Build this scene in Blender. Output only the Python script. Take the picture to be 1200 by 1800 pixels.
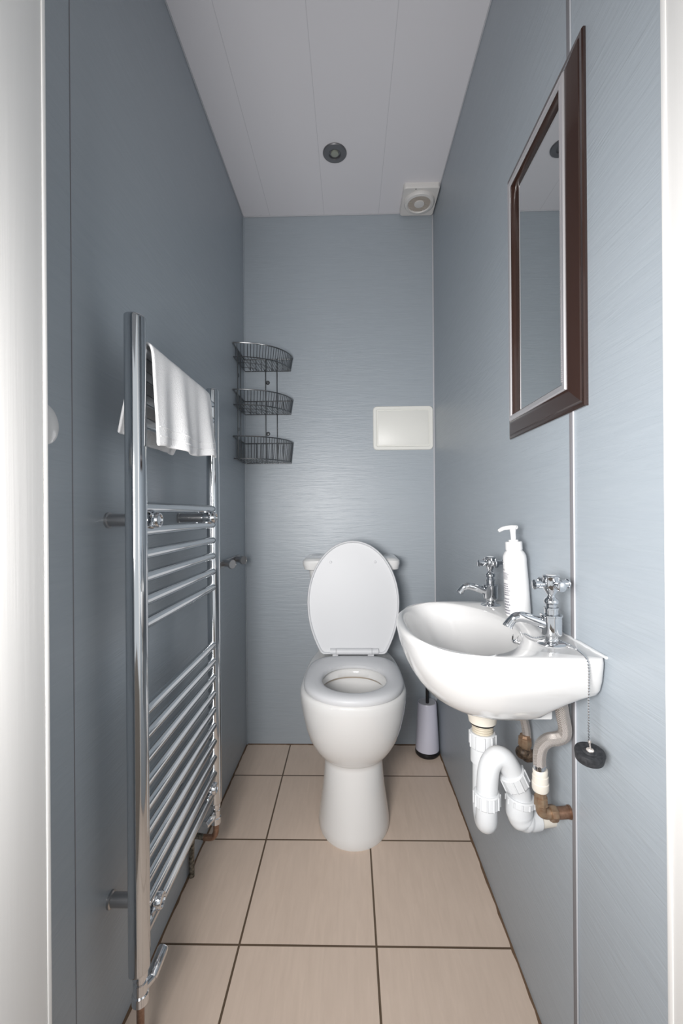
import bpy, bmesh, math, random
from mathutils import Vector, Matrix
random.seed(7)
PI = math.pi
C = bpy.context.scene.collection
S = bpy.context.scene
for o in list(bpy.data.objects): bpy.data.objects.remove(o)

# ---------------------------------------------------------------- camera
H, D, L, R = 2.3966, 1.9246, -0.4758, 0.3835
CH, YAW, PITCH, ROLL, FPX = 1.0503, -0.0199, 0.0006, -0.0074, 748.19
def cam_axes():
    cy, sy = math.cos(YAW), math.sin(YAW); cp, sp = math.cos(PITCH), math.sin(PITCH); cr, sr = math.cos(ROLL), math.sin(ROLL)
    right = Vector((cy, -sy, 0)); f0 = Vector((sy, cy, 0)); up0 = Vector((0, 0, 1))
    fwd = f0*cp + up0*sp; up = up0*cp - f0*sp
    return right*cr + up*sr, up*cr - right*sr, fwd
r_, u_, f_ = cam_axes()
cd = bpy.data.cameras.new('camera'); cam = bpy.data.objects.new('camera', cd); C.objects.link(cam)
cd.sensor_fit = 'VERTICAL'; cd.sensor_height = 36; cd.sensor_width = 24; cd.lens = FPX*36/1800; cd.clip_start = 0.02
m = Matrix.Identity(4)
for i in range(3): m[i][0] = r_[i]; m[i][1] = u_[i]; m[i][2] = -f_[i]
m[2][3] = CH
cam.matrix_world = m
S.camera = cam

# ---------------------------------------------------------------- light
S.view_settings.view_transform = 'Standard'; S.view_settings.look = 'None'; S.view_settings.gamma = 1
S.view_settings.use_curve_mapping = False
S.view_settings.exposure = 1.17
w = bpy.data.worlds.new('hall_daylight'); S.world = w; w.use_nodes = True
w.node_tree.nodes['Background'].inputs[0].default_value = (0.93, 0.97, 1.0, 1)
w.node_tree.nodes['Background'].inputs[1].default_value = 0.34
def area(name, loc, target, sx, sy, power, col=(1, 1, 1)):
    d = bpy.data.lights.new(name, 'AREA'); d.shape = 'RECTANGLE'; d.size = sx; d.size_y = sy; d.energy = power; d.color = col
    o = bpy.data.objects.new(name, d); C.objects.link(o); o.location = loc
    o.rotation_euler = (Vector(target)-Vector(loc)).to_track_quat('-Z', 'Y').to_euler()
    return o
area('camera_flash', (-0.26, -0.10, 1.08), (0.05, 1.2, 1.02), 0.34, 0.34, 6.6, (1.0, 0.975, 0.955)).data.spread = math.radians(135)  # unseen soft flash left of the camera, inferred from the light's falloff

# ---------------------------------------------------------------- materials
def mat(name, col, rough=0.5, metal=0.0, spec=0.5, coat=0.0):
    m = bpy.data.materials.new(name); m.use_nodes = True
    b = m.node_tree.nodes['Principled BSDF']
    b.inputs['Base Color'].default_value = (*col, 1); b.inputs['Roughness'].default_value = rough
    b.inputs['Metallic'].default_value = metal; b.inputs['Specular IOR Level'].default_value = spec
    b.inputs['Coat Weight'].default_value = coat; b.inputs['Coat Roughness'].default_value = 0.05
    return m
class G:
    def __init__(s, m): s.m = m; s.t = m.node_tree; s.b = s.t.nodes['Principled BSDF']; s.co = s.t.nodes.new('ShaderNodeTexCoord').outputs['Object']
    def n(s, typ, **kw):
        n = s.t.nodes.new(typ)
        for k, v in kw.items(): setattr(n, k, v)
        return n
    def l(s, a, b): s.t.links.new(a, b)
    def mapping(s, scale, src=None, rot=(0, 0, 0)):
        n = s.n('ShaderNodeMapping'); n.inputs['Scale'].default_value = scale; n.inputs['Rotation'].default_value = rot
        s.l(src or s.co, n.inputs['Vector']); return n.outputs['Vector']
    def noise(s, vec, scale=1, detail=3, rough=.5, dist=0):
        n = s.n('ShaderNodeTexNoise'); s.l(vec, n.inputs['Vector']); n.inputs['Scale'].default_value = scale
        n.inputs['Detail'].default_value = detail; n.inputs['Roughness'].default_value = rough; n.inputs['Distortion'].default_value = dist
        return n.outputs['Fac']
    def mix(s, fac, a, b, blend='MIX'):
        n = s.n('ShaderNodeMix', data_type='RGBA', blend_type=blend)
        for i, v in ((0, fac), (6, a), (7, b)):
            if hasattr(v, 'links') or hasattr(v, 'is_linked'): s.l(v, n.inputs[i])
            else: n.inputs[i].default_value = v if i == 0 else (*v, 1)
        return n.outputs[2]
    def math(s, op, a, b=None, c=None):
        n = s.n('ShaderNodeMath', operation=op)
        for i, v in enumerate((a, b, c)):
            if v is None: continue
            if hasattr(v, 'is_linked'): s.l(v, n.inputs[i])
            else: n.inputs[i].default_value = v
        return n.outputs[0]
    def bump(s, h, strength, dist=0.001):
        n = s.n('ShaderNodeBump'); s.l(h, n.inputs['Height']); n.inputs['Strength'].default_value = strength; n.inputs['Distance'].default_value = dist
        s.l(n.outputs['Normal'], s.b.inputs['Normal'])

def wall_material(name, axis):
    m = mat(name, (0.30, 0.355, 0.40), 0.40, 0, 0.6); g = G(m)
    # axis: horizontal direction of the panel; fine ripples run along it
    sc = (7, 7, 95)
    f = g.noise(g.mapping(sc), 1, 3, .55, 1.3)
    f2 = g.noise(g.mapping((2.2, 2.2, 2.6)), 1, 3, .55, .4)
    c = g.mix(f, (0.322, 0.368, 0.413), (0.382, 0.428, 0.470))
    c = g.mix(g.math('MULTIPLY', f2, 0.35), c, (0.385, 0.412, 0.440))
    g.l(c, g.b.inputs['Base Color'])
    g.bump(f, 0.6, 0.0016)
    return m
M = {}
M['wall'] = wall_material('blue_grey_wall_panel', 'x')
M['ceiling'] = mat('white_ceiling_board', (0.66, 0.66, 0.69), 0.3, 0, 0.4)
def ceiling_setup():
    g = G(M['ceiling'])
    sep = g.n('ShaderNodeSeparateXYZ'); g.l(g.co, sep.inputs[0])
    x = g.math('ADD', sep.outputs['X'], 0.3525+5*0.2455)
    fr = g.math('FRACT', g.math('DIVIDE', x, 0.2455))
    d = g.math('ABSOLUTE', g.math('SUBTRACT', fr, 0.5))
    line = g.math('GREATER_THAN', d, 0.4955)
    g.l(g.mix(line, (0.79, 0.775, 0.805), (0.65, 0.64, 0.67)), g.b.inputs['Base Color'])
ceiling_setup()
M['ceramic'] = mat('white_glazed_ceramic', (0.75, 0.75, 0.745), 0.12, 0, 0.5, 0.3)
M['basin'] = mat('basin_ceramic_dimmed', (0.60, 0.60, 0.60), 0.12, 0, 0.5, 0.3)  # same white ceramic as the toilet, colour darkened to offset the close lamp
M['lidwhite'] = mat('white_seat_plastic', (0.64, 0.65, 0.67), 0.42, 0, 0.35)
M['white_paint'] = mat('white_gloss_paint', (0.86, 0.85, 0.83), 0.4)
def paint_setup():
    g = G(M['white_paint']); f = g.noise(g.mapping((160, 160, 3)), 1, 3, .6)
    g.l(g.mix(f, (0.80, 0.79, 0.775), (0.83, 0.82, 0.805)), g.b.inputs['Base Color']); g.bump(f, 0.12, 0.001)
paint_setup()
M['hallfloor'] = mat('brown_hall_floor', (0.22, 0.17, 0.13), 0.6)
M['hallwall'] = mat('grey_hall_paint', (0.35, 0.35, 0.36), 0.8)
M['pvc'] = mat('white_pipe_plastic', (0.62, 0.635, 0.65), 0.35)
M['pvc_cream'] = mat('cream_plastic', (0.66, 0.62, 0.55), 0.45)
M['offwhite'] = mat('off_white_plastic', (0.80, 0.80, 0.76), 0.4)
M['chrome'] = mat('polished_chrome', (0.72, 0.73, 0.75), 0.06, 1)
M['chrome_rail'] = mat('towel_rail_chrome', (0.66, 0.68, 0.70), 0.09, 1)
M['satin'] = mat('satin_steel', (0.52, 0.51, 0.51), 0.32, 1)
M['darkwire'] = mat('dull_chrome_wire', (0.20, 0.205, 0.21), 0.3, 1)
M['braid'] = mat('braided_steel', (0.55, 0.51, 0.48), 0.38, 0.75)
def braid_setup():
    g = G(M['braid'])
    wv = g.n('ShaderNodeTexWave', wave_type='BANDS', bands_direction='DIAGONAL'); wv.inputs['Scale'].default_value = 330; wv.inputs['Distortion'].default_value = 1
    g.l(g.co, wv.inputs['Vector']); g.l(g.mix(wv.outputs['Fac'], (0.42, 0.37, 0.34), (0.86, 0.82, 0.79)), g.b.inputs['Base Color']); g.bump(wv.outputs['Fac'], 0.7, 0.001)
braid_setup()
def stained(name, a, b, rough, metal, scale=90):
    m = mat(name, a, rough, metal); g = G(m); f = g.noise(g.mapping((scale,)*3), 1, 4, .6)
    r = g.n('ShaderNodeValToRGB'); g.l(f, r.inputs[0]); r.color_ramp.elements[0].position = .35; r.color_ramp.elements[1].position = .65
    r.color_ramp.elements[0].color = (*a, 1); r.color_ramp.elements[1].color = (*b, 1); g.l(r.outputs[0], g.b.inputs['Base Color']); return m
M['copper'] = stained('tarnished_copper', (0.20, 0.11, 0.07), (0.32, 0.20, 0.14), 0.4, 0.7)
M['brass'] = stained('worn_brass', (0.34, 0.25, 0.17), (0.26, 0.16, 0.10), 0.42, 0.6)
M['oldbrass'] = stained('corroded_valve_brass', (0.035, 0.025, 0.018), (0.15, 0.10, 0.065), 0.5, 0.3, 140)
M['mottlepipe'] = stained('mottled_reflection_pipe', (0.30, 0.27, 0.22), (0.035, 0.03, 0.02), 0.4, 0.3, 120)  # camouflage-like reflections on the pipe, put into its colour as mottle
M['black'] = mat('black_plastic', (0.006, 0.006, 0.008), 0.35)
M['rubber'] = stained('black_rubber', (0.012, 0.013, 0.016), (0.035, 0.036, 0.04), 0.55, 0, 200)
M['brushwhite'] = mat('lilac_white_plastic', (0.62, 0.62, 0.72), 0.3)
M['brushtop'] = mat('grey_plastic_cap', (0.42, 0.42, 0.45), 0.4)
M['glass'] = mat('mirror_glass', (0.78, 0.80, 0.80), 0.015, 1)
M['frame'] = mat('dark_brown_lacquer', (0.030, 0.014, 0.010), 0.18, 0, 0.5, 0.6)
M['bead'] = mat('silver_leaf_bead', (0.80, 0.77, 0.78), 0.38, 0.8)
M['bottle'] = mat('white_bottle_plastic', (0.70, 0.70, 0.70), 0.3)
M['ink'] = mat('grey_print', (0.16, 0.16, 0.20), 0.5)
M['thread'] = mat('beige_threaded_plastic', (0.50, 0.45, 0.36), 0.5)
M['trim_grey'] = mat('grey_joint_trim', (0.24, 0.235, 0.25), 0.6, 0, 0.2)
M['trim_white'] = mat('white_joint_trim', (0.52, 0.53, 0.56), 0.5, 0, 0.3)
M['grout_dirt'] = mat('brown_perimeter_grout', (0.14, 0.085, 0.05), 0.8)
M['dirt'] = mat('brown_stain', (0.50, 0.42, 0.34), 0.4)
M['dark'] = mat('dark_recess', (0.02, 0.02, 0.02), 0.6)
M['lamp'] = mat('unlit_bulb_glass', (0.30, 0.32, 0.27), 0.1, 0, 0.5, .5)
M['bezel'] = mat('pewter_bezel', (0.20, 0.20, 0.21), 0.35, 0.7)
M['fan'] = mat('aged_white_plastic', (0.74, 0.72, 0.70), 0.4)
M['fanslat'] = mat('dusty_grille_plastic', (0.50, 0.45, 0.40), 0.6)
M['towel'] = mat('white_terry_cloth', (0.93, 0.93, 0.94), 0.95, 0, 0.1)
def towel_setup():
    g = G(M['towel']); f = g.noise(g.mapping((500, 500, 500)), 1, 2, .6)
    g.b.inputs['Sheen Weight'].default_value = 0.3
    g.bump(f, 0.9, 0.0018)
towel_setup()
# floor tiles
M['floor'] = mat('beige_floor_tile', (0.5, 0.4, 0.33), 0.42, 0, 0.4)
def floor_setup():
    g = G(M['floor']); T = 0.333
    sep = g.n('ShaderNodeSeparateXYZ'); g.l(g.co, sep.inputs[0])
    def cell(src, off):
        v = g.math('DIVIDE', g.math('ADD', src, off), T); fr = g.math('FRACT', v)
        return g.math('FLOOR', v), g.math('ABSOLUTE', g.math('SUBTRACT', fr, 0.5))
    ix, dx = cell(sep.outputs['X'], 0.2769+T*4); iy, dy = cell(sep.outputs['Y'], -1.3636+T*8)
    d = g.math('MAXIMUM', dx, dy)
    grout = g.math('GREATER_THAN', d, 0.5-0.0026/T)
    cmb = g.n('ShaderNodeCombineXYZ'); g.l(ix, cmb.inputs[0]); g.l(iy, cmb.inputs[1])
    wn = g.n('ShaderNodeTexWhiteNoise', noise_dimensions='2D'); g.l(cmb.outputs[0], wn.inputs['Vector'])
    off = g.n('ShaderNodeVectorMath', operation='MULTIPLY_ADD'); g.l(wn.outputs['Color'], off.inputs[0]); off.inputs[1].default_value = (3, 3, 3); g.l(g.co, off.inputs[2])
    f = g.noise(g.mapping((75, 9, 9), off.outputs[0]), 1, 4, .6, .5)
    f2 = g.noise(g.mapping((9, 4, 4), off.outputs[0]), 1, 3, .5, .8)
    c = g.mix(f, (0.62, 0.49, 0.395), (0.82, 0.67, 0.555)); c = g.mix(g.math('MULTIPLY', f2, .7), c, (0.66, 0.535, 0.445))
    c = g.mix(grout, c, (0.12, 0.08, 0.05)); g.l(c, g.b.inputs['Base Color'])
    h = g.math('SUBTRACT', g.math('MULTIPLY', f, 0.12), g.n('ShaderNodeMapRange').outputs[0]) if False else g.math('SUBTRACT', g.math('MULTIPLY', f, 0.10), grout)
    g.bump(h, 0.6, 0.0015)
floor_setup()

# ---------------------------------------------------------------- mesh helpers
class MB:
    def __init__(s): s.v = []; s.f = []
    def add(s, vs, fs):
        n = len(s.v); s.v += [Vector(v) for v in vs]; s.f += [tuple(i+n for i in f) for f in fs]; return s
    def box(s, x0, x1, y0, y1, z0, z1, bev=0, seg=2):
        bm = bmesh.new(); bmesh.ops.create_cube(bm, size=1)
        for v in bm.verts:
            v.co = Vector(((x0+x1)/2+v.co.x*(x1-x0), (y0+y1)/2+v.co.y*(y1-y0), (z0+z1)/2+v.co.z*(z1-z0)))
        if bev: bmesh.ops.bevel(bm, geom=bm.edges[:], offset=bev, segments=seg, profile=.5, affect='EDGES')
        return s.bm(bm)
    def bm(s, bm):
        bm.verts.index_update()
        s.add([v.co.copy() for v in bm.verts], [tuple(v.index for v in f.verts) for f in bm.faces]); bm.free(); return s
    def loft(s, rings, cap0=True, cap1=True, close=False):
        n = len(rings[0]); vs = [p for r in rings for p in r]; fs = []
        k = len(rings)
        for j in range(k if close else k-1):
            a, b = j*n, ((j+1) % k)*n
            for i in range(n): fs.append((a+i, a+(i+1) % n, b+(i+1) % n, b+i))
        if not close:
            if cap0: fs.append(tuple(reversed(range(n))))
            if cap1: fs.append(tuple((k-1)*n+i for i in range(n)))
        return s.add(vs, fs)
    def lathe(s, prof, origin=(0, 0, 0), axis=(0, 0, 1), n=32):
        # prof: list of (r, h) along axis
        q = Vector(axis).to_track_quat('Z', 'Y'); o = Vector(origin); rings = []
        for r, h in prof:
            rings.append([o+q @ Vector((max(r, 1e-5)*math.cos(2*PI*i/n), max(r, 1e-5)*math.sin(2*PI*i/n), h)) for i in range(n)])
        return s.loft(rings)
    def tube(s, pts, r, n=12, caps=True, closed=False, flute=None):
        pts = [Vector(p) for p in pts]; k = len(pts)
        if not hasattr(r, '__len__'): r = [r]*k
        tg = []
        for i in range(k):
            if closed: t = pts[(i+1) % k]-pts[i-1]
            else: t = pts[min(i+1, k-1)]-pts[max(i-1, 0)]
            tg.append(t.normalized())
        u = tg[0].orthogonal().normalized(); rings = []
        for i in range(k):
            u = (u-tg[i]*u.dot(tg[i])).normalized(); w_ = tg[i].cross(u)
            rings.append([pts[i]+(u*math.cos(2*PI*j/n)+w_*math.sin(2*PI*j/n))*r[i]*(1+(flute[0]*math.cos(flute[1]*2*PI*j/n) if flute else 0)) for j in range(n)])
        return s.loft(rings, caps, caps, closed)
    def sphere(s, c, r, n=12, sc=(1, 1, 1)):
        bm = bmesh.new(); bmesh.ops.create_uvsphere(bm, u_segments=n, v_segments=max(4, n//2), radius=r)
        for v in bm.verts: v.co = Vector((v.co.x*sc[0], v.co.y*sc[1], v.co.z*sc[2]))+Vector(c)
        return s.bm(bm)
    def build(s, name, m, parent=None, angle=35, loc=None):
        me = bpy.data.meshes.new(name); me.from_pydata([tuple(v) for v in s.v], [], s.f); me.update()
        bm = bmesh.new(); bm.from_mesh(me); bmesh.ops.recalc_face_normals(bm, faces=bm.faces[:]); bm.to_mesh(me); bm.free()
        for p in me.polygons: p.use_smooth = True
        me.set_sharp_from_angle(angle=math.radians(angle))
        me.materials.append(m)
        o = bpy.data.objects.new(name, me); C.objects.link(o)
        if parent:
            o.parent = parent; o.matrix_parent_inverse = world_of(parent).inverted()
        return o
def world_of(o):
    m = o.matrix_basis.copy()
    if o.parent: m = world_of(o.parent) @ o.matrix_parent_inverse @ m
    return m
def smooth_path(pts, n=8):
    pts = [Vector(p) for p in pts]; out = []
    for i in range(len(pts)-1):
        p0 = pts[max(i-1, 0)]; p1 = pts[i]; p2 = pts[i+1]; p3 = pts[min(i+2, len(pts)-1)]
        for j in range(n):
            t = j/n
            out.append(0.5*((2*p1)+(p2-p0)*t+(2*p0-5*p1+4*p2-p3)*t*t+(-p0+3*p1-3*p2+p3)*t**3))
    out.append(pts[-1]); return out
def thing(name, label, cat, loc=(0, 0, 0), group=None):
    o = bpy.data.objects.new(name, None); o.empty_display_size = .05; C.objects.link(o); o.location = loc
    o['label'] = label; o['category'] = cat
    if group: o['group'] = group
    return o
def tag(o, label, cat, group=None):
    o['label'] = label; o['category'] = cat
    if group: o['group'] = group
    return o
def struct(o, label=None):
    o['kind'] = 'structure'
    if label: o['label'] = label
    return o
def sgnpow(a, e): return math.copysign(abs(a)**e, a)
def egg(z, yf, yr, hw, yw, xc=0.0, nf=2.1, nr=2.8, N=72):
    """outline round a vertical axis; yf = near end, yr = far end, hw = half width at yw"""
    out = []
    for i in range(N):
        t = 2*PI*i/N; c, s_ = math.cos(t), math.sin(t)
        n = nf if s_ < 0 else nr; dep = (yw-yf) if s_ < 0 else (yr-yw)
        out.append(Vector((xc+hw*sgnpow(c, 2/n), yw+dep*sgnpow(s_, 2/n), z)))
    return out
def rrect(cx, cy, hx, hy, r, z, n=6):
    out = []
    for k, (sx, sy) in enumerate(((1, 1), (-1, 1), (-1, -1), (1, -1))):
        for j in range(n+1):
            a = PI/2*k+PI/2*j/n
            out.append(Vector((cx+sx*(hx-r)+r*math.cos(a), cy+sy*(hy-r)+r*math.sin(a), z)))
    return out

# ---------------------------------------------------------------- room shell
YF = 0.50      # face of the doorway wall inside the room
DH = 2.06
struct(MB().box(L-.06, R+.06, 0.30, D+.06, -.06, 0).build('floor', M['floor']), 'beige square floor tiles with brown grout')
struct(MB().box(L-.06, R+.06, .38, D+.06, H, H+.06).build('ceiling', M['ceiling']), 'white boarded ceiling')
struct(MB().box(L-.06, L, .38, D+.06, 0, H).build('wall_left', M['wall']), 'blue grey panelled left wall')
struct(MB().box(R, R+.06, .38, D+.06, 0, H).build('wall_right', M['wall']), 'blue grey panelled right wall')
struct(MB().box(L, R, D, D+.06, 0, H).build('wall_back', M['wall']), 'blue grey back wall')
wf = MB().box(L, -.392, .38, YF-.012, 0, H).box(.392, R+.06, .38, YF-.012, 0, H) if False else MB().box(L, -.385, .38, YF-.012, 0, H).box(-.385, R, .38, YF-.012, DH+.025, H)
struct(wf.build('wall_front', M['wall']), 'wall round the doorway')
struct(MB().box(-1.3, 1.3, -1.7, .30, -.06, 0).build('floor_hall', M['hallfloor']), 'hall floor outside the doorway')
struct(MB().box(-1.3, 1.3, -1.7, .38, H, H+.06).build('ceiling_hall', M['hallwall']), 'hall ceiling outside the doorway')
# door lining the camera looks through
JL, JR = -.3592, .3640
dj = MB().box(JL-.026, JL, .36, YF-.006, 0, DH, .002).build('door_1', M['white_paint']); struct(dj, 'white painted door lining on the left')
MB().box(JL-.020, JL+.0004, YF-.0060, YF, 0, DH, .0003).build('door_frame_edge', M['white_paint'], dj)
dk = MB().box(JR, R-.0005, .36, YF-.006, 0, DH, .002).build('door_2', M['white_paint']); struct(dk, 'white painted door lining on the right')
MB().box(JR-.0010, R-.0005, YF-.0080, YF, 0, DH, .0007).build('door_frame_edge', M['white_paint'], dk)
dt = MB().box(JL-.026, R-.0005, .36, YF, DH, DH+.025, .002).build('door_3', M['white_paint']); struct(dt, 'white painted head of the door lining')
# panel joints and corner trims
struct(MB().box(L, L+.0006, .7205, .7225, 0, H).build('trim_1', M['trim_grey']), 'narrow panel joint on the left wall')
t2 = struct(MB().box(R-.0015, R, .7340, .7480, 0, H, .0005).build('trim_2', M['trim_grey']), 'grey panel joint strip on the right wall')
MB().box(R-.003, R-.0003, .7326, .7340, 0, H, .0003).build('trim_edge', M['trim_white'], t2)
struct(MB().box(R-.006, R, D-.003, D, 0, H, .0008).build('trim_3', M['trim_white']), 'white corner trim between back and right walls')
struct(MB().box(L, L+.005, D-.005, D, 0, H, .0008).build('trim_4', M['wall']), 'corner trim between back and left walls')
tc = MB().box(L, R, D-.004, D, H-.005, H, .001).box(L, L+.004, YF, D-.004, H-.004, H, .001).box(R-.004, R, YF, D-.004, H-.004, H, .001)
struct(tc.build('trim_5', M['trim_white']), 'white ceiling edge bead')
def wobble_strip(p0, p1, wdir, w0, z, n=60):
    vs, fs = [], []
    p0, p1, wdir = Vector(p0), Vector(p1), Vector(wdir)
    for i in range(n+1):
        p = p0.lerp(p1, i/n); ww = w0*(.55+.6*random.random())
        a = p+Vector((0, 0, -.001)); b = p+Vector((0, 0, z)); c = p+wdir*ww+Vector((0, 0, z*.3)); d = p+wdir*ww+Vector((0, 0, -.001))
        vs += [a, b, c, d]
    for i in range(n):
        for j in range(4): fs.append((i*4+j, i*4+(j+1) % 4, i*4+4+(j+1) % 4, i*4+4+j))
    fs += [(0, 1, 2, 3), (n*4+3, n*4+2, n*4+1, n*4)]
    return MB().add(vs, fs)
struct(wobble_strip((L, .5, 0), (L, D, 0), (1, 0, 0), .006, .003).build('trim_6', M['grout_dirt']), 'brown grout along the left wall')
struct(wobble_strip((R, .5, 0), (R, D, 0), (-1, 0, 0), .006, .003).build('trim_7', M['grout_dirt']), 'brown grout along the right wall')
struct(wobble_strip((L+.006, D, 0), (R-.006, D, 0), (0, -1, 0), .006, .003).build('trim_8', M['grout_dirt']), 'brown grout along the back wall')

# ---------------------------------------------------------------- toilet
XT = 0.006
tl = thing('toilet', 'white ceramic toilet with raised lid standing against the back wall', 'toilet', (XT, 1.5, 0))
def E(z, yf, yr, hw, yw, **k): return egg(z, yf, yr, hw, yw, XT, **k)
rings = [E(0, 1.318, 1.74, .119, 1.47), E(.006, 1.315, 1.74, .121, 1.47), E(.03, 1.318, 1.74, .1185, 1.47), E(.08, 1.328, 1.74, .111, 1.46), E(.14, 1.338, 1.74, .103, 1.45),
         E(.19, 1.345, 1.74, .0985, 1.44), E(.222, 1.349, 1.74, .0965, 1.44), E(.236, 1.350, 1.74, .096, 1.44), E(.240, 1.346, 1.75, .099, 1.44), E(.246, 1.338, 1.76, .106, 1.44), E(.258, 1.327, 1.78, .116, 1.43), E(.28, 1.311, 1.82, .131, 1.43), E(.31, 1.295, 1.86, .145, 1.42),
         E(.35, 1.279, 1.88, .158, 1.42), E(.40, 1.265, 1.90, .169, 1.42), E(.44, 1.258, 1.90, .1745, 1.42), E(.462, 1.256, 1.90, .1755, 1.42), E(.472, 1.259, 1.90, .173, 1.42), E(.476, 1.266, 1.895, .167, 1.42),
         E(.476, 1.300, 1.575, .120, 1.42, nr=2.2), E(.470, 1.307, 1.566, .114, 1.42, nr=2.2), E(.448, 1.309, 1.562, .112, 1.42, nr=2.2), E(.443, 1.303, 1.566, .117, 1.42, nr=2.2), E(.438, 1.290, 1.575, .128, 1.42, nr=2.2),
         E(.40, 1.292, 1.57, .125, 1.42, nr=2.2), E(.34, 1.31, 1.56, .112, 1.43, nr=2.2), E(.29, 1.36, 1.55, .085, 1.46, nr=2.2), E(.255, 1.41, 1.54, .055, 1.48, nr=2.2), E(.245, 1.44, 1.52, .03, 1.48, nr=2.2)]
bowl = MB().loft(rings).build('bowl', M['ceramic'], tl, 50)
# rust-coloured limescale line under the rim
def rim_stain():
    a = E(.4475, 1.3095, 1.5605, .1115, 1.42, nr=2.2); b = E(.4435, 1.3065, 1.5625, .1145, 1.42, nr=2.2)
    vs, fs = [], []
    ids = list(range(6, 34))
    for i in ids: vs += [a[i]+Vector((0, -.0006, 0)), b[i]+Vector((0, -.0006, -.001))]
    for k in range(len(ids)-1): fs.append((2*k, 2*k+1, 2*k+3, 2*k+2))
    MB().add(vs, fs).build('limescale_stain', M['dirt'], bowl)
rim_stain()
# seat
def ring_profile(outer, inner, prof, name, m, parent):
    N = len(outer); rs = []
    for s_, z in prof: rs.append([Vector((o.x+(i.x-o.x)*s_, o.y+(i.y-o.y)*s_, z)) for o, i in zip(outer, inner)])
    return MB().loft(rs, False, False, True).build(name, m, parent, 60)
so = egg(0, 1.248, 1.652, .1660, 1.43, XT+.002, 2.15, 3.5); si = egg(0, 1.303, 1.547, .1075, 1.425, XT+.004, 2.05, 2.2)
ring_profile(so, si, [(.02, .4785), (0, .484), (.0, .490), (.05, .4955), (.18, .5005), (.4, .503), (.7, .5025), (.9, .499), (1, .493), (1.0, .484), (.9, .480), (.5, .479)], 'seat', M['lidwhite'], tl)
# lid: outline in its own leaning plane
def lid_pt(x, h, off=0):
    """h = height along the lid, off = distance towards the viewer"""
    h0, y0 = .503, 1.645; a = .128
    return Vector((XT+.004+x, y0+(h-h0)*math.sin(a)-off*math.cos(a), h0+(h-h0)*math.cos(a)+off*math.sin(a)))
LOW = [(.1800, .700), (.1785, .672), (.1755, .645), (.1705, .618), (.1630, .590), (.1530, .562), (.1420, .537), (.1330, .519), (.1270, .509), (.1200, .5035), (.1120, .502), (.080, .502), (.040, .502), (.0, .502)]
def lid_outline(ins=0.0, N=64):
    top, mid = .940, .700; pts = []
    for i in range(N//2+1):
        t = PI*i/(N//2); pts.append((.180*sgnpow(math.cos(t), 2/2.0), mid+(top-mid)*sgnpow(math.sin(t), 2/2.0)))
    pts = pts[:-1]
    pts += [(-x, h) for x, h in LOW]
    pts += [(x, h) for x, h in reversed(LOW[1:-1])]
    return [(x*(1-ins/.18), .7185+(h-.7185)*(1-ins/.2165)) for x, h in pts]
def lid_ring(ins, off): return [lid_pt(x, h, off) for x, h in lid_outline(ins)]
lid = MB().loft([lid_ring(.012, -.014), lid_ring(.003, -.010), lid_ring(0, -.002), lid_ring(0, .005), lid_ring(.0015, .0085), lid_ring(.004, .009), lid_ring(.006, .0075), lid_ring(.0085, .0015), lid_ring(.018, .0008), lid_ring(.06, .0006)]).build('lid', M['lidwhite'], tl, 60)
for sx, dd in ((-1, 1), (1, 1)):
    MB().lathe([(.0, .0005), (.0045, .0005), (.005, .003), (.004, .005), (0, .005)], lid_pt(sx*.088, .855, .001), (0, -1, .2), 16).build('bumper', M['lidwhite'], lid)
hg = MB()
pa = lid_pt(-.090, .513, .004); pb = lid_pt(.096, .513, .004)
hg.tube([pa, pa.lerp(pb, .12)], .0115, 20).tube([pa.lerp(pb, .125), pa.lerp(pb, .86)], .0125, 20).tube([pa.lerp(pb, .865), pb], .0115, 20)
hg.box(XT-.078, XT-.055, 1.640, 1.68, .476, .512, .003).box(XT+.058, XT+.083, 1.640, 1.68, .476, .512, .003)
hg.build('hinge', M['lidwhite'], tl)
# cistern
def cis(z, hw, yf, yb=1.918, r=.03): return rrect(.003, (yf+yb)/2, hw, (yb-yf)/2, r, z)
MB().loft([cis(.476, .140, 1.755), cis(.50, .146, 1.752), cis(.62, .157, 1.742), cis(.75, .168, 1.735), cis(.815, .1745, 1.732)]).build('cistern', M['ceramic'], tl)
MB().loft([cis(.815, .186, 1.722, 1.92), cis(.818, .1925, 1.716, 1.922), cis(.842, .198, 1.711, 1.923), cis(.853, .1975, 1.712, 1.923), cis(.861, .190, 1.720, 1.92, .025), cis(.864, .175, 1.735, 1.91, .02)]).build('cistern_lid', M['ceramic'], tl)

# ---------------------------------------------------------------- toilet brush
bx, by = .328, 1.855
tb = thing('toilet_brush', 'white toilet brush holder with black base in the right back corner', 'toilet brush', (bx, by, 0))
MB().lathe([(0, 0), (.046, 0), (.0515, .006), (.053, .014), (.0515, .024), (.0, .024)], (bx, by, 0), n=40).build('base', M['black'], tb)
MB().lathe([(0, .024), (.0505, .024), (.051, .027), (.040, .222), (.0385, .225), (.0375, .2235), (0, .2235)], (bx, by, 0), n=40).build('holder', M['brushwhite'], tb)
MB().lathe([(0, .2237), (.036, .2237), (.0355, .2255), (0, .2262)], (bx, by, 0), n=40).build('cap', M['brushtop'], tb)
MB().lathe([(0, .2255), (.0068, .2255), (.0068, .37), (.0085, .38), (.0085, .395), (0, .40)], (bx-.001, by-.012, 0), n=16).build('handle', M['black'], tb)

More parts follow.
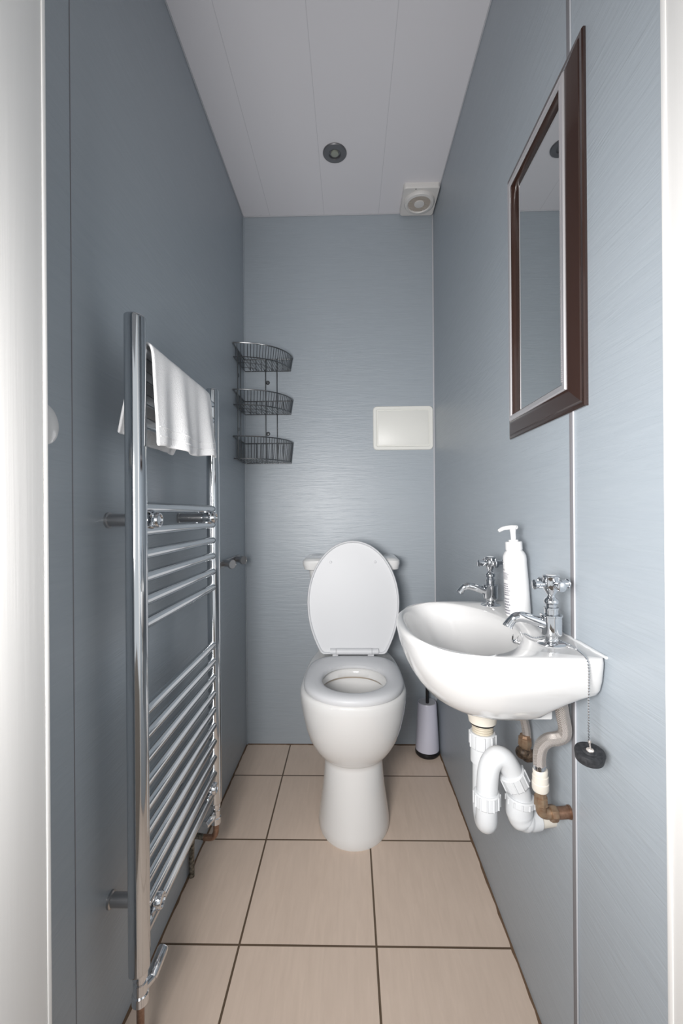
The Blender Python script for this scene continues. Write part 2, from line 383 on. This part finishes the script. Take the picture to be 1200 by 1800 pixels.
# ---------------------------------------------------------------- access panel, corner rack, fan, downlight
ap = thing('flush_access_panel', 'off white rounded rectangular access panel on the back wall', 'access panel', (.241, D, 1.427))
def panel_ring(hx, hz, r, y): return [Vector((.2412+p.x, y, 1.4270+p.y)) for p in rrect(0, 0, hx, hz, r, 0, 8)]
MB().loft([panel_ring(.1345, .0985, .018, D), panel_ring(.1345, .0985, .018, D-.006), panel_ring(.132, .096, .017, D-.0095), panel_ring(.120, .084, .006, D-.0095), panel_ring(.117, .081, .004, D-.006)], True, True).build('frame', M['offwhite'], ap)
MB().loft([panel_ring(.1145, .0785, .004, D-.003), panel_ring(.1145, .0785, .004, D-.0080), panel_ring(.112, .076, .003, D-.0095)]).build('door', M['offwhite'], ap)

rk = thing('corner_rack', 'three tier wire corner rack hung in the left back corner', 'shelf', (L, D, 1.25))
RX, RY = .2190, .1960
def arc_pts(z, s_=1.0, n=26, tip=0):
    """front curve of a tier from the left wall to the back wall"""
    out = []
    for i in range(n+1):
        a = PI/2*i/n
        x = L+.004+RX*s_*sgnpow(math.sin(a), 2/2.15); y = D-.004-RY*s_*sgnpow(math.cos(a), 2/2.15)
        out.append(Vector((x, y, z)))
    return out
for rim, flr in ((1.7450, 1.6910), (1.5550, 1.4950), (1.3640, 1.2740)):
    b = MB(); ar = arc_pts(rim); af = arc_pts(flr, .955)
    b.tube(af+[Vector((L+.006, D-.006, flr))], .0022, 6, closed=True)
    n = 26
    for i in range(1, n): b.tube([ar[i], af[i], af[i].lerp(Vector((af[i].x, D-.006, flr)), 0)], .0015, 5)
    for i in range(2, n): # floor wires run front to back wall / side
        b.tube([af[i], Vector((af[i].x, D-.006, flr))], .0015, 5)
    for k in range(1, 8):
        t = k/8; x = L+.006+.195*t
        b.tube([Vector((x, D-.005, rim)), Vector((x, D-.005, flr))], .0015, 5)
        yy = D-.006-.18*t
        b.tube([Vector((L+.005, yy, rim)), Vector((L+.005, yy, flr))], .0015, 5)
    for t in (.3, .62): b.tube([p.lerp(Vector((L+.006, D-.006, flr)), 1-t) for p in af], .0012, 5)
    bk = b.build('basket', M['darkwire'], rk)
    MB().tube(ar+[Vector((L+.004, D-.004, rim))], .0026, 8, closed=True).build('rim', M['darkwire'], bk)
for x, y in ((-.3771, D-.006), (-.3254, D-.006), (L+.006, 1.789), (L+.006, 1.835)):
    MB().tube([(x, y, 1.745), (x, y, 1.274)], .0021, 8).build('upright', M['darkwire'], rk)
for z in (1.640, 1.408):
    MB().lathe([(0, 0), (.009, 0), (.009, .003), (.006, .006), (0, .0065)], (-.368, D, z), (0, -1, 0), 20).build('wall_button', M['darkwire'], rk)
    MB().lathe([(0, 0), (.009, 0), (.009, .003), (.006, .006), (0, .0065)], (L, 1.812, z), (1, 0, 0), 20).build('wall_button', M['darkwire'], rk)

fn = thing('extractor_fan', 'square white extractor fan with round grille on the ceiling corner', 'fan', (.305, 1.83, H))
fx, fy = .3055, 1.8300
fr = lambda hx, z, r=.012: [p for p in rrect(fx, fy, hx, hx*1.13, r, z)]
MB().loft([fr(.0745, H), fr(.0745, H-.016), fr(.0715, H-.021)]).build('casing', M['fan'], fn)
MB().lathe([(.047, 0), (.064, 0), (.064, .006), (.060, .012), (.050, .014), (.047, .010), (.047, 0)], (fx, fy-.005, H-.021), (0, 0, -1), 40).build('grille_ring', M['fan'], fn)
MB().lathe([(0, 0), (.0475, 0), (.0475, .0015), (0, .0015)], (fx, fy-.005, H-.0205), (0, 0, -1), 40).build('duct', M['dark'], fn)
sl = MB()
for k in range(-6, 7):
    yy = k*.0072; hw = math.sqrt(max(.0475**2-yy**2, 0))
    sl.box(fx-hw, fx+hw, fy-.005+yy-.0021, fy-.005+yy+.0021, H-.031, H-.022)
sl.build('grille_slat', M['fanslat'], fn)
MB().lathe([(0, 0), (.021, 0), (.023, .004), (.021, .0125), (.012, .0135), (0, .0135)], (fx, fy-.005, H-.021), (0, 0, -1), 32).build('hub', M['fan'], fn)
MB().lathe([(0, 0), (.0022, 0), (.0022, .0012), (0, .0012)], (fx-.025, fy-.077, H-.0212), (0, 0, -1), 12).build('screw', M['dark'], fn)

dx, dy = -.0470, 1.592
dl = thing('downlight', 'round pewter recessed downlight, unlit, in the middle of the ceiling', 'light', (dx, dy, H))
MB().lathe([(.0205, 0), (.044, 0), (.0445, .003), (.042, .0055), (.024, .0075), (.0215, .006), (.0205, .002)], (dx, dy, H), (0, 0, -1), 40).build('bezel', M['bezel'], dl)
MB().lathe([(0, .0005), (.0208, .0005), (.0208, .0018), (0, .0018)], (dx, dy, H), (0, 0, -1), 32).build('recess', M['dark'], dl)
MB().lathe([(0, .001), (.015, .001), (.014, .006), (.008, .0075), (0, .008)], (dx, dy, H), (0, 0, -1), 24).build('bulb', M['lamp'], dl)

wk = thing('wall_knob', 'round cream white wall fitting half hidden behind left door lining', 'wall fitting', (L, .655, 1.19))
MB().lathe([(0, 0), (.0200, 0), (.0210, .003), (.0190, .006), (0, .007)], (L, .5985, 1.180), (1, 0, 0), 40).build('plate', M['offwhite'], wk)
MB().lathe([(0, .006), (.0110, .006), (.0100, .020), (.016, .026), (.0270, .030), (.0300, .036), (.0290, .042), (.020, .047), (0, .049)], (L, .5985, 1.180), (1, 0, 0), 40).build('knob', M['bottle'], wk)

# ---------------------------------------------------------------- towel radiator
XR, YN, YQ = -.390, .7680, 1.2000
rd = thing('towel_radiator', 'tall chrome ladder towel radiator mounted on the left wall', 'radiator', (XR, .98, .2))
def dpost(y, z0, z1):
    # D section: flat towards the wall, rounded towards the room
    prof = []
    for i in range(48):
        a = 2*PI*i/48; n_ = 2.0 if math.cos(a) > 0 else 3.0
        prof.append((.0170*sgnpow(math.cos(a), 2/n_)+.0000, .0205*sgnpow(math.sin(a), 2/n_)))
    b = MB()
    rings = []
    for z, k in ((z0+.001, .9), (z0+.003, .99), (z0+.006, 1), (z1-.006, 1), (z1-.003, .99), (z1-.001, .9)):
        rings.append([Vector((XR+px*k, y+py*k, z)) for px, py in prof])
    return b.loft(rings)
dpost(YN+.004, .2160, 1.413).build('post', M['chrome_rail'], rd, 40)
dpost(YQ+.010, .224, 1.404).build('post', M['chrome_rail'], rd, 40)
zs = [1.3560, 1.3120, 1.2680, 1.2240] + [1.0620-.0440*i for i in range(6)] + [.6780-.0452*i for i in range(10)]
rail0 = None
for z in zs:
    if rail0 is None:
        rail0 = MB().tube([(XR, YN+.015, z), (XR, YQ, z)], .0108, 20).build('rail', M['chrome_rail'], rd); rail0_z = z
    else:
        c = rail0.copy(); C.objects.link(c); c.parent = rd; c.matrix_parent_inverse = rail0.matrix_parent_inverse; c.location.z += z-rail0_z
def bracket(y, z):
    b = MB().lathe([(0, 0), (.0155, 0), (.0155, .004), (.0125, .0055), (.0125, .066), (0, .066)], (L, y, z), (1, 0, 0), 28).build('bracket', M['satin'], rd)
    MB().lathe([(0, .064), (.0095, .064), (.0095, .070), (.0145, .072), (.0155, .082), (.0155, .100), (.0135, .104), (.011, .1045), (.010, .102), (0, .102)], (L, y, z), (1, 0, 0), 28).build('clamp', M['chrome'], b)
for y, z in ((.8270, 1.0380), (1.1740, 1.0380), (.8270, .2930), (1.1640, .2930)): bracket(y, z)

def valve(y, z, name_label, near):
    v = thing('radiator_valve', name_label, 'valve', (XR, y, z-.06))
    MB().lathe([(0, 0), (.0125, 0), (.0135, -.004), (.0135, -.012), (.0105, -.013), (.0105, -.020), (.0125, -.021), (.0125, -.040), (.0145, -.042), (.0145, -.058), (.0115, -.060), (0, -.060)], (XR, y, z), n=24).build('body', M['chrome'], v)
    return v
vn = valve(YN+.004, .2160, 'chrome angled valve under the near post of the radiator', True)
MB().tube([(XR, YN+.004, .180), (XR+.010, YN+.028, .1780)], .0095, 20).build('neck', M['chrome'], vn)
MB().lathe([(0, 0), (.010, 0), (.0108, .002), (.0108, .042), (.0095, .045), (0, .0452)], (XR+.010, YN+.026, .1780), (.10, .9, .30), 28).build('handle', M['chrome'], vn)
pn = MB().tube([(XR, YN+.004, .158), (XR, YN+.004, .115), (XR, YN+.004, 0)], .0068, 16).build('supply_pipe', M['copper']); tag(pn, 'thin copper pipe dropping from the near radiator valve to the floor', 'pipe')
MB().lathe([(.0068, .04), (.0092, .042), (.0092, .095), (.0068, .097)], (XR, YN+.004, 0), n=16).build('pipe_sleeve', M['mottlepipe'], pn)
vf = valve(YQ+.010, .2240, 'chrome angled valve under the far post of the radiator', False)
MB().lathe([(0, 0), (.010, 0), (.0115, .003), (.0115, .032), (.010, .036), (0, .036)], (XR-.002, YQ-.004, .196), (-.35, -.9, -.1), 24).build('handle', M['chrome'], vf)
pp = smooth_path([(XR, YQ+.010, .166), (XR, YQ+.010, .140), (XR-.010, YQ+.010, .124), (XR-.035, YQ+.012, .122)], 5)
pf = MB().tube(pp, .0085, 16).build('supply_pipe', M['copper']); tag(pf, 'bent copper and mottled pipe from far radiator valve down to skirting', 'pipe')
MB().tube(smooth_path([(XR-.033, YQ+.012, .122), (XR-.060, YQ+.018, .121), (XR-.0730, YQ+.021, .108), (XR-.0755, YQ+.023, .0)], 5), .0078, 16).build('pipe_drop', M['mottlepipe'], pf)

# towel
def towel():
    NU, NV = 46, 44; vs = []; fs = []
    rnd = [random.uniform(-1, 1) for _ in range(20)]
    sec = [(-.4280, 1.190), (-.4230, 1.225), (-.4150, 1.275), (-.4080, 1.325), (-.4040, 1.352), (-.3990, 1.3675), (-.390, 1.3735), (-.3800, 1.3690), (-.3750, 1.352), (-.3725, 1.32), (-.3695, 1.275), (-.3660, 1.225), (-.3640, 1.180)]
    pth = smooth_path([(a, 0, b) for a, b in sec], 6)
    tot = len(pth)-1
    for v in range(NV+1):
        q = pth[round(tot*v/NV)]
        k = v/NV; front = max(0, (k-.5)*2); back = max(0, (.5-k)*2)
        for u in range(NU+1):
            s_ = u/NU
            y0, y1 = .803-.020*front-.012*back, 1.135+.0*front-.10*back
            y = y0+(y1-y0)*s_
            wr = .0045*math.sin(s_*15+1.5*k+rnd[0])+.0028*math.sin(s_*27+4*k+rnd[1])
            x = q.x+(wr+.002)*front**1.1*(.5+front)-(wr)*back*.8
            z = q.z
            z += front**2*(.020*(s_-.25)+.004*math.sin(s_*9))+back**2*(.012-.012*s_+.002*math.sin(s_*8))
            # corner flare
            x += front**2*.006*s_
            vs.append(Vector((x, y, z)))
    W = NU+1
    for v in range(NV):
        for u in range(NU): fs.append((v*W+u, v*W+u+1, (v+1)*W+u+1, (v+1)*W+u))
    o = MB().add(vs, fs).build('towel', M['towel'], None, 180)
    md = o.modifiers.new('thick', 'SOLIDIFY'); md.thickness = .0055; md.offset = 1
    md = o.modifiers.new('sub', 'SUBSURF'); md.levels = 1; md.render_levels = 1
    tag(o, 'white terry towel draped over the top rails of the radiator', 'towel')
    # woven border ribs near the front hem
    rows = [NV-4, NV-3]
    b = MB()
    for r_i, off in ((NV-3, 0), (NV-2, 0)):
        pts = [vs[r_i*W+u]+Vector((.0062, 0, 0)) for u in range(1, NU)]
        b.tube(pts, .0011, 6)
    b.build('woven_border', M['towel'], o)
    return o
towel()

# ---------------------------------------------------------------- double hook on the left wall
hk = thing('robe_hook', 'satin steel double peg hook on the left wall beyond the radiator', 'hook', (L, 1.66, .86))
MB().box(L, L+.006, 1.530, 1.80, .848, .874, .0025).build('back_plate', M['satin'], hk)
for y, z in ((1.580, .864), (1.745, .860)):
    MB().lathe([(0, 0), (.0125, 0), (.0125, .034), (.0165, .035), (.0175, .037), (.0175, .044), (.0165, .046), (.0155, .0445), (0, .0445)], (L+.005, y, z), (1, -.62, -.05), 28).build('peg', M['satin'], hk)

# ---------------------------------------------------------------- mirror
mr = thing('mirror', 'tall rectangular mirror in dark brown frame with silver inner edge on the right wall', 'mirror', (R, .846, 1.525))
MY0, MY1, MZ0, MZ1 = .6900, 1.0130, 1.2190, 1.8280
def mring(ins, off): return [Vector((R-off, y, z)) for y, z in ((MY0+ins, MZ0+ins), (MY1-ins, MZ0+ins), (MY1-ins, MZ1-ins), (MY0+ins, MZ1-ins))]
def mframe(prof, name, m):
    return MB().loft([mring(i, o) for i, o in prof], False, False, True).build(name, m, mr, 20)
mframe([(0, 0), (0, .004), (.002, .0062), (.006, .0066), (.009, .0060), (.0105, .0075), (.020, .0115), (.030, .0150), (.0345, .0165), (.0375, .0170), (.0375, 0)], 'frame', M['frame'])
mframe([(.0355, .006), (.0355, .0178), (.0375, .0200), (.0415, .0206), (.0455, .0198), (.0475, .0175), (.0475, .006)], 'bead', M['bead'])
mframe([(.0470, .004), (.0470, .0172), (.0490, .0160), (.0500, .0115), (.0500, .004)], 'inner_lip', M['frame'])
bd = MB()
nb = 150
for i in range(nb):   # the fine milled edge of the bead on the near upright
    z = MZ0+.052+(MZ1-MZ0-.104)*i/(nb-1)
    bd.box(R-.0204, R-.0172, MY0+.0440, MY0+.0482, z-.0012, z+.0012)
bd.build('milled_edge', M['bead'], mr)
MB().box(R-.0075, R-.004, MY0+.049, MY1-.049, MZ0+.049, MZ1-.049).build('glass', M['glass'], mr)

# ---------------------------------------------------------------- basin
SY, SH, ZT = .8515, .2105, .829
bs = thing('basin', 'small white wall hung basin on the right wall', 'basin', (R, SY, .64))
def plan(z, tip, xw, back, hy, yc=SY, nf=2.25, nb=22, N=128):
    out = []
    for i in range(N):
        t = 2*PI*i/N; c, s_ = math.cos(t), math.sin(t)      # c<0 = front (towards room)
        n = nf if c < 0 else nb; dep = (xw-tip) if c < 0 else (back-xw)
        out.append(Vector((xw+dep*sgnpow(c, 2/n), yc+hy*sgnpow(s_, 2/n), z)))
    return out
WB = R-.0005
outer = [plan(0.6680, .245, .27, .295, .030, nb=2.2), plan(0.6694, .228, .27, .305, .048, nb=2.4), plan(0.6751, .206, .27, .315, .074, nb=2.8), plan(0.6850, .182, .27, .320, .103, nb=3.4), plan(0.6978, .161, .27, .324, .130, nb=4),
         plan(0.7120, .142, .27, .330, .153, nb=5), plan(0.7320, .126, .27, .338, .171, nb=7), plan(0.7480, .116, .27, .352, .183, nb=10), plan(0.7600, .110, .27, .368, .191, nb=14), plan(0.7680, .1065, .27, .380, .1965), plan(0.7760, .1035, .27, WB, .2005), plan(0.7920, .0985, .27, WB, .2065), plan(0.8120, .094, .27, WB, .2100),
         plan(0.8210, .0925, .27, WB, .2105), plan(0.8265, .094, .27, WB, .2095), plan(0.8290, .0975, .27, WB, .2070)]
inner = [plan(0.8290, .1055, .2050, .3190, .1935, nf=2.3, nb=1.9), plan(0.8270, .1090, .2050, .3170, .1900, nf=2.3, nb=1.9), plan(0.8200, .1130, .2050, .3150, .1855, nf=2.3, nb=1.9), plan(0.8000, .1200, .2080, .3120, .1770, nf=2.3, nb=1.9),
         plan(0.7740, .1310, .2140, .3070, .1640, nf=2.2, nb=2), plan(0.7480, .1450, .2200, .3010, .1450, nf=2.2, nb=2), plan(0.7237, .1650, .2280, .2950, .1180, nf=2.1, nb=2.1), plan(0.7064, .1900, .2400, .2880, .0850, nf=2, nb=2), plan(0.6977, .2150, .2520, .2820, .0450, nf=2, nb=2), plan(0.6960, .2350, .2600, .2780, .0240, nf=2, nb=2)]
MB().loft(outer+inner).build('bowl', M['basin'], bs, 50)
MB().lathe([(.012, 0), (.021, 0), (.022, .002), (.020, .0035), (.013, .003), (.012, 0)], (.2585, SY, .6950), n=32).build('waste_ring', M['chrome'], bs)
MB().lathe([(0, 0), (.0125, 0), (.0125, .001), (0, .001)], (.2585, SY, .6950), n=24).build('waste_hole', M['dark'], bs)
# overflow slot on the back slope of the bowl
ov = MB().sphere((.3118, .826, .8015), .006, 16, (.25, .75, 1.5)).build('overflow', M['dark'], bs)
MB().sphere((.3125, .8265, .8015), .0075, 16, (.2, .8, 1.5)).build('overflow_ring', M['chrome'], bs)
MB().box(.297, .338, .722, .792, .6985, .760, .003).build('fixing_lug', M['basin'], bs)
# silicone
sb = []
for i in range(41):
    sb.append((R-.0025, SY-SH+.002+(2*SH-.004)*i/40, ZT+.0005+random.uniform(-.0006, .0008)))
MB().tube(sb, [.0024+random.uniform(-.0006, .0012) for _ in sb], 8).build('sealant', M['pvc'], bs)
# outlet boss
MB().lathe([(0, .690), (.040, .690), (.0370, .672), (.0330, .660), (.0305, .650), (.0275, .641), (.0265, .634), (.0, .634)], (.2600, SY, 0), n=36).build('outlet_boss', M['pvc_cream'], bs)

# taps
def tap(x, y, label):
    t = thing('basin_tap', label, 'tap', (x, y, ZT), 'pillar taps on the basin')
    MB().lathe([(0, 0), (.0215, 0), (.0222, .0012), (.020, .003), (.014, .0045), (.0105, .0065), (.0098, .010), (.0102, .014), (.0155, .016), (.0160, .019), (.0160, .046), (.0175, .047), (.0175, .049), (.0150, .050), (.0105, .0505),
                (.0105, .058), (.0115, .0585), (.0115, .061), (.0085, .062), (.0085, .066), (.0110, .068), (.0115, .0715), (.0100, .075), (.0075, .077), (.0062, .079), (.0055, .082), (0, .082)], (x, y, ZT), n=36).build('body', M['chrome'], t, 40)
    p = smooth_path([(x-.010, y, ZT+.033), (x-.030, y, ZT+.040), (x-.050, y, ZT+.0455), (x-.062, y, ZT+.0425), (x-.0700, y, ZT+.0335), (x-.0725, y, ZT+.029)], 6)
    k = len(p); rr = [.0095+(.0070-.0095)*i/(k-1) if i < k*.6 else .0070+.0015*((i/(k-1)-.6)/.4) for i in range(k)]
    MB().tube(p, rr, 24).build('spout', M['chrome'], t)
    h = MB().lathe([(0, .079), (.0055, .079), (.0058, .082), (.0105, .089), (.0130, .095), (.0134, .103), (.0126, .108), (.0132, .109), (.0134, .1130), (.0112, .1145), (0, .115)], (x, y, ZT), n=32)
    for a in range(4):
        ax = Vector((math.cos(a*PI/2+.12), math.sin(a*PI/2+.12), 0))
        h.lathe([(0, .006), (.0045, .008), (.0045, .0165), (.0062, .0175), (.0066, .0270), (.0080, .0280), (.0080, .0300), (.0064, .0310), (0, .0310)], (x, y, ZT+.0995), ax, 24)
    hd = h.build('cross_handle', M['chrome'], t, 40)
    MB().lathe([(0, .1140), (.0085, .1140), (.0082, .1152), (0, .1158)], (x, y, ZT), n=28).build('index_cap', M['pvc'], hd)
    return t
tap(.3330, .7140, 'chrome cross head tap at the near end of the basin, plug chain behind it')
tap(.3290, 1.0080, 'chrome cross head tap at the far end of the basin, beyond the soap bottle')

# soap bottle
bo = thing('soap_bottle', 'white pump soap bottle with small print between the two basin taps', 'bottle', (.3530, .905, ZT+.001))
bb = MB(); X0, Y0, Z0 = .3530, .905, ZT+.001
def oval(r, z, k=1.0): return [Vector((X0+r*math.cos(2*PI*i/40), Y0+r*k*math.sin(2*PI*i/40), Z0+z)) for i in range(40)]
bb.loft([oval(.0215, 0), oval(.0245, .002), oval(.0255, .008), oval(.0250, .05), oval(.0242, .09), oval(.0235, .110), oval(.0238, .118), oval(.0228, .127), oval(.0195, .134), oval(.0155, .138), oval(.015, .140)])
body = bb.build('body', M['bottle'], bo)
MB().lathe([(0, .139), (.0168, .139), (.0170, .141), (.0168, .155), (.0155, .1565), (0, .1565)], (X0, Y0, Z0), n=36).build('collar', M['bottle'], bo)
pu = MB().lathe([(0, .156), (.0100, .156), (.0095, .160), (.0052, .1605), (.0055, .174), (.0065, .182), (.0075, .184), (.0085, .187), (.0080, .1895), (0, .190)], (X0, Y0, Z0), n=28)
pu.tube(smooth_path([(X0+.010, Y0, Z0+.1855), (X0-.004, Y0-.001, Z0+.1865), (X0-.020, Y0-.002, Z0+.1850), (X0-.031, Y0-.003, Z0+.1805)], 5), [.0030]+[.0046]*8+[.0042]*4+[.0036]*2+[.003], 14)
pu.build('pump', M['bottle'], bo)
pr = MB()
for (zz, n_) in [(.030, 1)]:
    pass
def patch(a0, a1, z0, z1):
    vs = []; k = 4
    for i in range(k+1):
        a = a0+(a1-a0)*i/k
        for z in (z0, z1):
            r = (.0255-.0005*min(1, (z-.008)/.042)-(.0008*max(0, (z-.05)/.04)))+.0003
            vs.append((X0+r*math.cos(a), Y0+r*math.sin(a), Z0+z))
    pr.add(vs, [(2*i, 2*i+2, 2*i+3, 2*i+1) for i in range(k)])
zc = .100
for ln in range(26):     # rows of tiny unreadable print
    if ln in (2, 11, 12, 19): zc -= .0035; continue
    a = PI*.97; end = PI*(1.16+.06*random.random())
    if ln < 2: end = PI*1.06
    hgt = .0011 if ln < 12 else (.0026 if ln < 19 else .0034)
    while a < end:
        wd = random.uniform(.03, .09); patch(a, min(a+wd, end), zc-hgt, zc); a += wd+.03
    zc -= hgt*1.75
pr.build('printing', M['ink'], body)
bo.rotation_euler = (0, -.055, 0)

# chain and plug
pg = thing('sink_plug', 'black rubber plug hanging on a bead chain over the near basin rim', 'plug', (.349, .632, .69))
cp = smooth_path([(.3080, .8000, .8070), (.3085, .7850, .8220), (.3100, .7650, .8310), (.3150, .7400, .8312), (.3330, .7380, .8345), (.3500, .7200, .8325), (.3560, .6950, .8312), (.3545, .6700, .8312), (.3510, .6450, .8305), (.3502, .6360, .8230), (.3500, .6345, .8000), (.3490, .6335, .76), (.3490, .6330, .72), (.3490, .632, .7125)], 10)
# resample to beads
ch = MB(); acc = 0; step = .0042; last = cp[0]; beads = [cp[0]]
for q in cp[1:]:
    while (q-last).length >= step:
        last = last+(q-last).normalized()*step; beads.append(last.copy())
for b_ in beads: ch.sphere(b_, .00175, 8)
ch.tube(cp, .0005, 5)
ch.build('chain', M['chrome'], pg)
MB().lathe([(0, 0), (.004, 0), (.0045, .003), (.003, .008), (0, .009)], (.3100, .801, .8060), (-1, -.2, .25), 16).build('chain_stay', M['chrome'], pg)
ax = Vector((-.02, -.16, .97)).normalized(); pc = Vector((.3490, .6320, .6915))
MB().lathe([(0, -.0085), (.0170, -.0085), (.0188, -.0070), (.0205, .0040), (.0198, .0065), (.0175, .0070), (.010, .0060), (.008, .0075), (0, .0080)], pc, ax, 40).build('plug', M['rubber'], pg)
MB().tube([pc+ax*.0075, pc+ax*.012, (.3490, .632, .710)], .0012, 8).lathe([(0, 0), (.006, 0), (.005, .002), (0, .0025)], pc+ax*.0065, ax, 20).sphere((.349, .632, .7105), .0026, 10).build('plug_eye', M['braid'], pg)

# ---------------------------------------------------------------- waste trap
def hexnut(b, p, axis, r, h, n=10):
    q = Vector(axis).normalized()
    b.lathe([(0, 0), (r*.93, 0), (r, .002), (r, h-.002), (r*.93, h), (0, h)], p, q, 28)
    # ribs
    base = q.orthogonal().normalized()
    for i in range(n):
        a = base.copy(); a.rotate(Matrix.Rotation(2*PI*i/n, 3, q)); c = Vector(p)+a*(r+.0002)
        b.tube([c+q*.002, c+q*(h-.002)], .0016, 6)
    return b
DX, DY = .2600, SY
tp = thing('waste_trap', 'white plastic waste trap under the basin', 'waste trap', (DX, DY, .45))
MB().lathe([(0, .6345), (.0250, .6345), (.0240, .6300), (0, .6300)], (DX, DY, 0), n=32).build('gasket', M['black'], tp)
th = [(0, .632)]
for i in range(9): th += [(.0205, .631-.0042*i), (.0190, .6289-.0042*i)]
MB().lathe(th+[(0, .592)], (DX, DY, 0), n=32).build('threaded_tail', M['thread'], tp)
b = MB(); hexnut(b, (DX, DY, .583), (0, 0, 1), .0250, .030); b.build('nut', M['pvc'], tp)
# descending leg and U bend
p1 = smooth_path([(DX, DY, .59), (DX-.001, DY-.001, .55), (DX-.002, DY-.003, .50), (DX-.003, DY-.006, .482), (DX-.005, DY-.016, .4665), (DX-.008, DY-.036, .463), (DX-.010, DY-.052, .472), (DX-.0115, DY-.058, .490), (DX-.012, DY-.060, .525)], 6)
MB().tube(p1, .0190, 28).lathe([(0, .555), (.0235, .555), (.0235, .583), (0, .583)], (DX, DY, 0), n=28).build('lower_bend', M['pvc'], tp)
LX, LY = DX-.0115, DY-.060
b = MB(); hexnut(b, (LX, LY, .507), (0, 0, 1), .0230, .026, 12); b.build('nut', M['pvc'], tp)
p2 = smooth_path([(LX, LY, .515), (LX+.001, LY, .545), (LX+.003, LY, .568), (LX+.009, LY+.001, .586), (LX+.021, LY+.002, .5955), (LX+.034, LY+.004, .590), (LX+.046, LY+.007, .572), (LX+.057, LY+.010, .547)], 6)
MB().tube(p2, .0190, 28).build('upper_bend', M['pvc'], tp)
nx, ny, nz = LX+.052, LY+.009, .560
b = MB(); ad = Vector((.42, .05, -.90)); hexnut(b, (nx-.004, ny, nz+.004), ad, .0240, .028, 12); b.build('nut', M['pvc'], tp)
ex = smooth_path([(nx+.006, ny, nz-.016), (nx+.014, ny+.002, nz-.036), (nx+.016, ny+.004, nz-.054), (nx+.014, ny+.006, nz-.072)], 6)
MB().tube(ex, .0185, 28).build('outlet_leg', M['pvc'], tp)
ey, ez = ny+.006, nz-.072
b = MB(); b.tube(smooth_path([(nx+.014, ey-.001, ez+.022), (nx+.013, ey, ez+.002), (nx+.018, ey+.001, ez-.014), (nx+.034, ey+.004, ez-.021), (nx+.050, ey+.008, ez-.022)], 6), [.0245]*9+[.0235]*4+[.021]*4+[.019]*8, 28); b.build('elbow', M['pvc'], tp)
b = MB(); hexnut(b, (nx+.016, ey-.001, ez+.028), (-.06, 0, -1), .0262, .014, 12); b.build('nut', M['pvc'], tp)
wp = MB().tube([(nx+.036, ey+.005, ez-.0215), (R+.001, ey+.016, ez-.0225)], .0165, 28)
wp.build('wall_pipe', M['pvc_cream'], tp)
# hot and cold feeds
def braided(pts, r, label):
    o = MB().tube(smooth_path(pts, 8), r, 28, flute=(.045, 8)).build('flexible_hose', M['braid']); return tag(o, label, 'hose')
hz = braided([(.3400, .7140, .745), (.3520, .7250, .728), (.3600, .7330, .700), (.3650, .7360, .678), (.3630, .7380, .664), (.3530, .7400, .658), (.3400, .7430, .6540), (.3300, .7460, .6430), (.3270, .7490, .6250), (.3275, .7500, .6080)], .0108, 'thick braided steel hose curving down from the near tap to brass elbow')
MB().lathe([(0, 0), (.0100, 0), (.0105, .002), (.0105, .020), (.0098, .0235), (0, .0235)], (.3275, .750, .5985), n=28).build('crimp_ferrule', M['chrome'], hz)
tw = thing('supply_elbow', 'brass and copper elbow with cream taped joint coming out of right wall', 'pipe fitting', (.335, .753, .52))
MB().lathe([(0, .600), (.0115, .600), (.0125, .598), (.0120, .589), (.0132, .588), (.0132, .577), (.0140, .576), (.0138, .565), (.0125, .562), (0, .562)], (.3290, .751, 0), n=28).build('taped_joint', M['pvc_cream'], tw)
MB().lathe([(0, .563), (.0105, .563), (.0105, .558), (.0095, .557), (.0095, .551), (.0115, .550), (.0120, .537), (.0085, .534), (.0082, .525), (0, .525)], (.3300, .752, 0), n=8).build('compression_nut', M['brass'], tw, 30)
MB().tube(smooth_path([(.3300, .752, .540), (.3302, .752, .530), (.3325, .7525, .5230), (.3390, .7530, .5200), (.3480, .7535, .5197)], 5), .0092, 20).lathe([(0, 0), (.0135, 0), (.0138, .002), (.0138, .009), (.012, .012), (0, .012)], (.3460, .7534, .5197), (1, .05, 0.02), 8).build('elbow', M['brass'], tw, 30)
MB().tube([(.352, .7536, .5198), (R+.001, .756, .5205)], .0100, 20).lathe([(.010, 0), (.0112, 0), (.0112, .003), (.010, .003)], (R-.004, .7558, .5205), (1, 0, 0), 20).build('wall_pipe', M['copper'], tw)
hf = braided([(.3480, .940, .700), (.3540, .915, .668), (.3580, .902, .640), (.3600, .8985, .618), (.3640, .8960, .595), (.3650, .8950, .575)], .0085, 'thinner braided steel hose behind the waste trap dropping to old valve')
ov = thing('isolating_valve', 'corroded brown brass isolating valve on the wall behind the waste trap', 'valve', (.36, .893, .55))
MB().lathe([(0, .5850), (.0100, .5850), (.0110, .580), (.0135, .579), (.0140, .566), (.0120, .562), (.0110, .555), (0, .555)], (.3600, .8930, 0), n=8).build('nut', M['brass'], ov, 30)
MB().sphere((.3560, .8920, .549), .0150, 16, (1.05, 1, .9)).lathe([(0, 0), (.0115, 0), (.0135, .004), (.0135, .014), (.010, .018), (.010, .03), (0, .03)], (.3560, .8900, .5440), (1, .05, 0), 12).build('body', M['oldbrass'], ov)
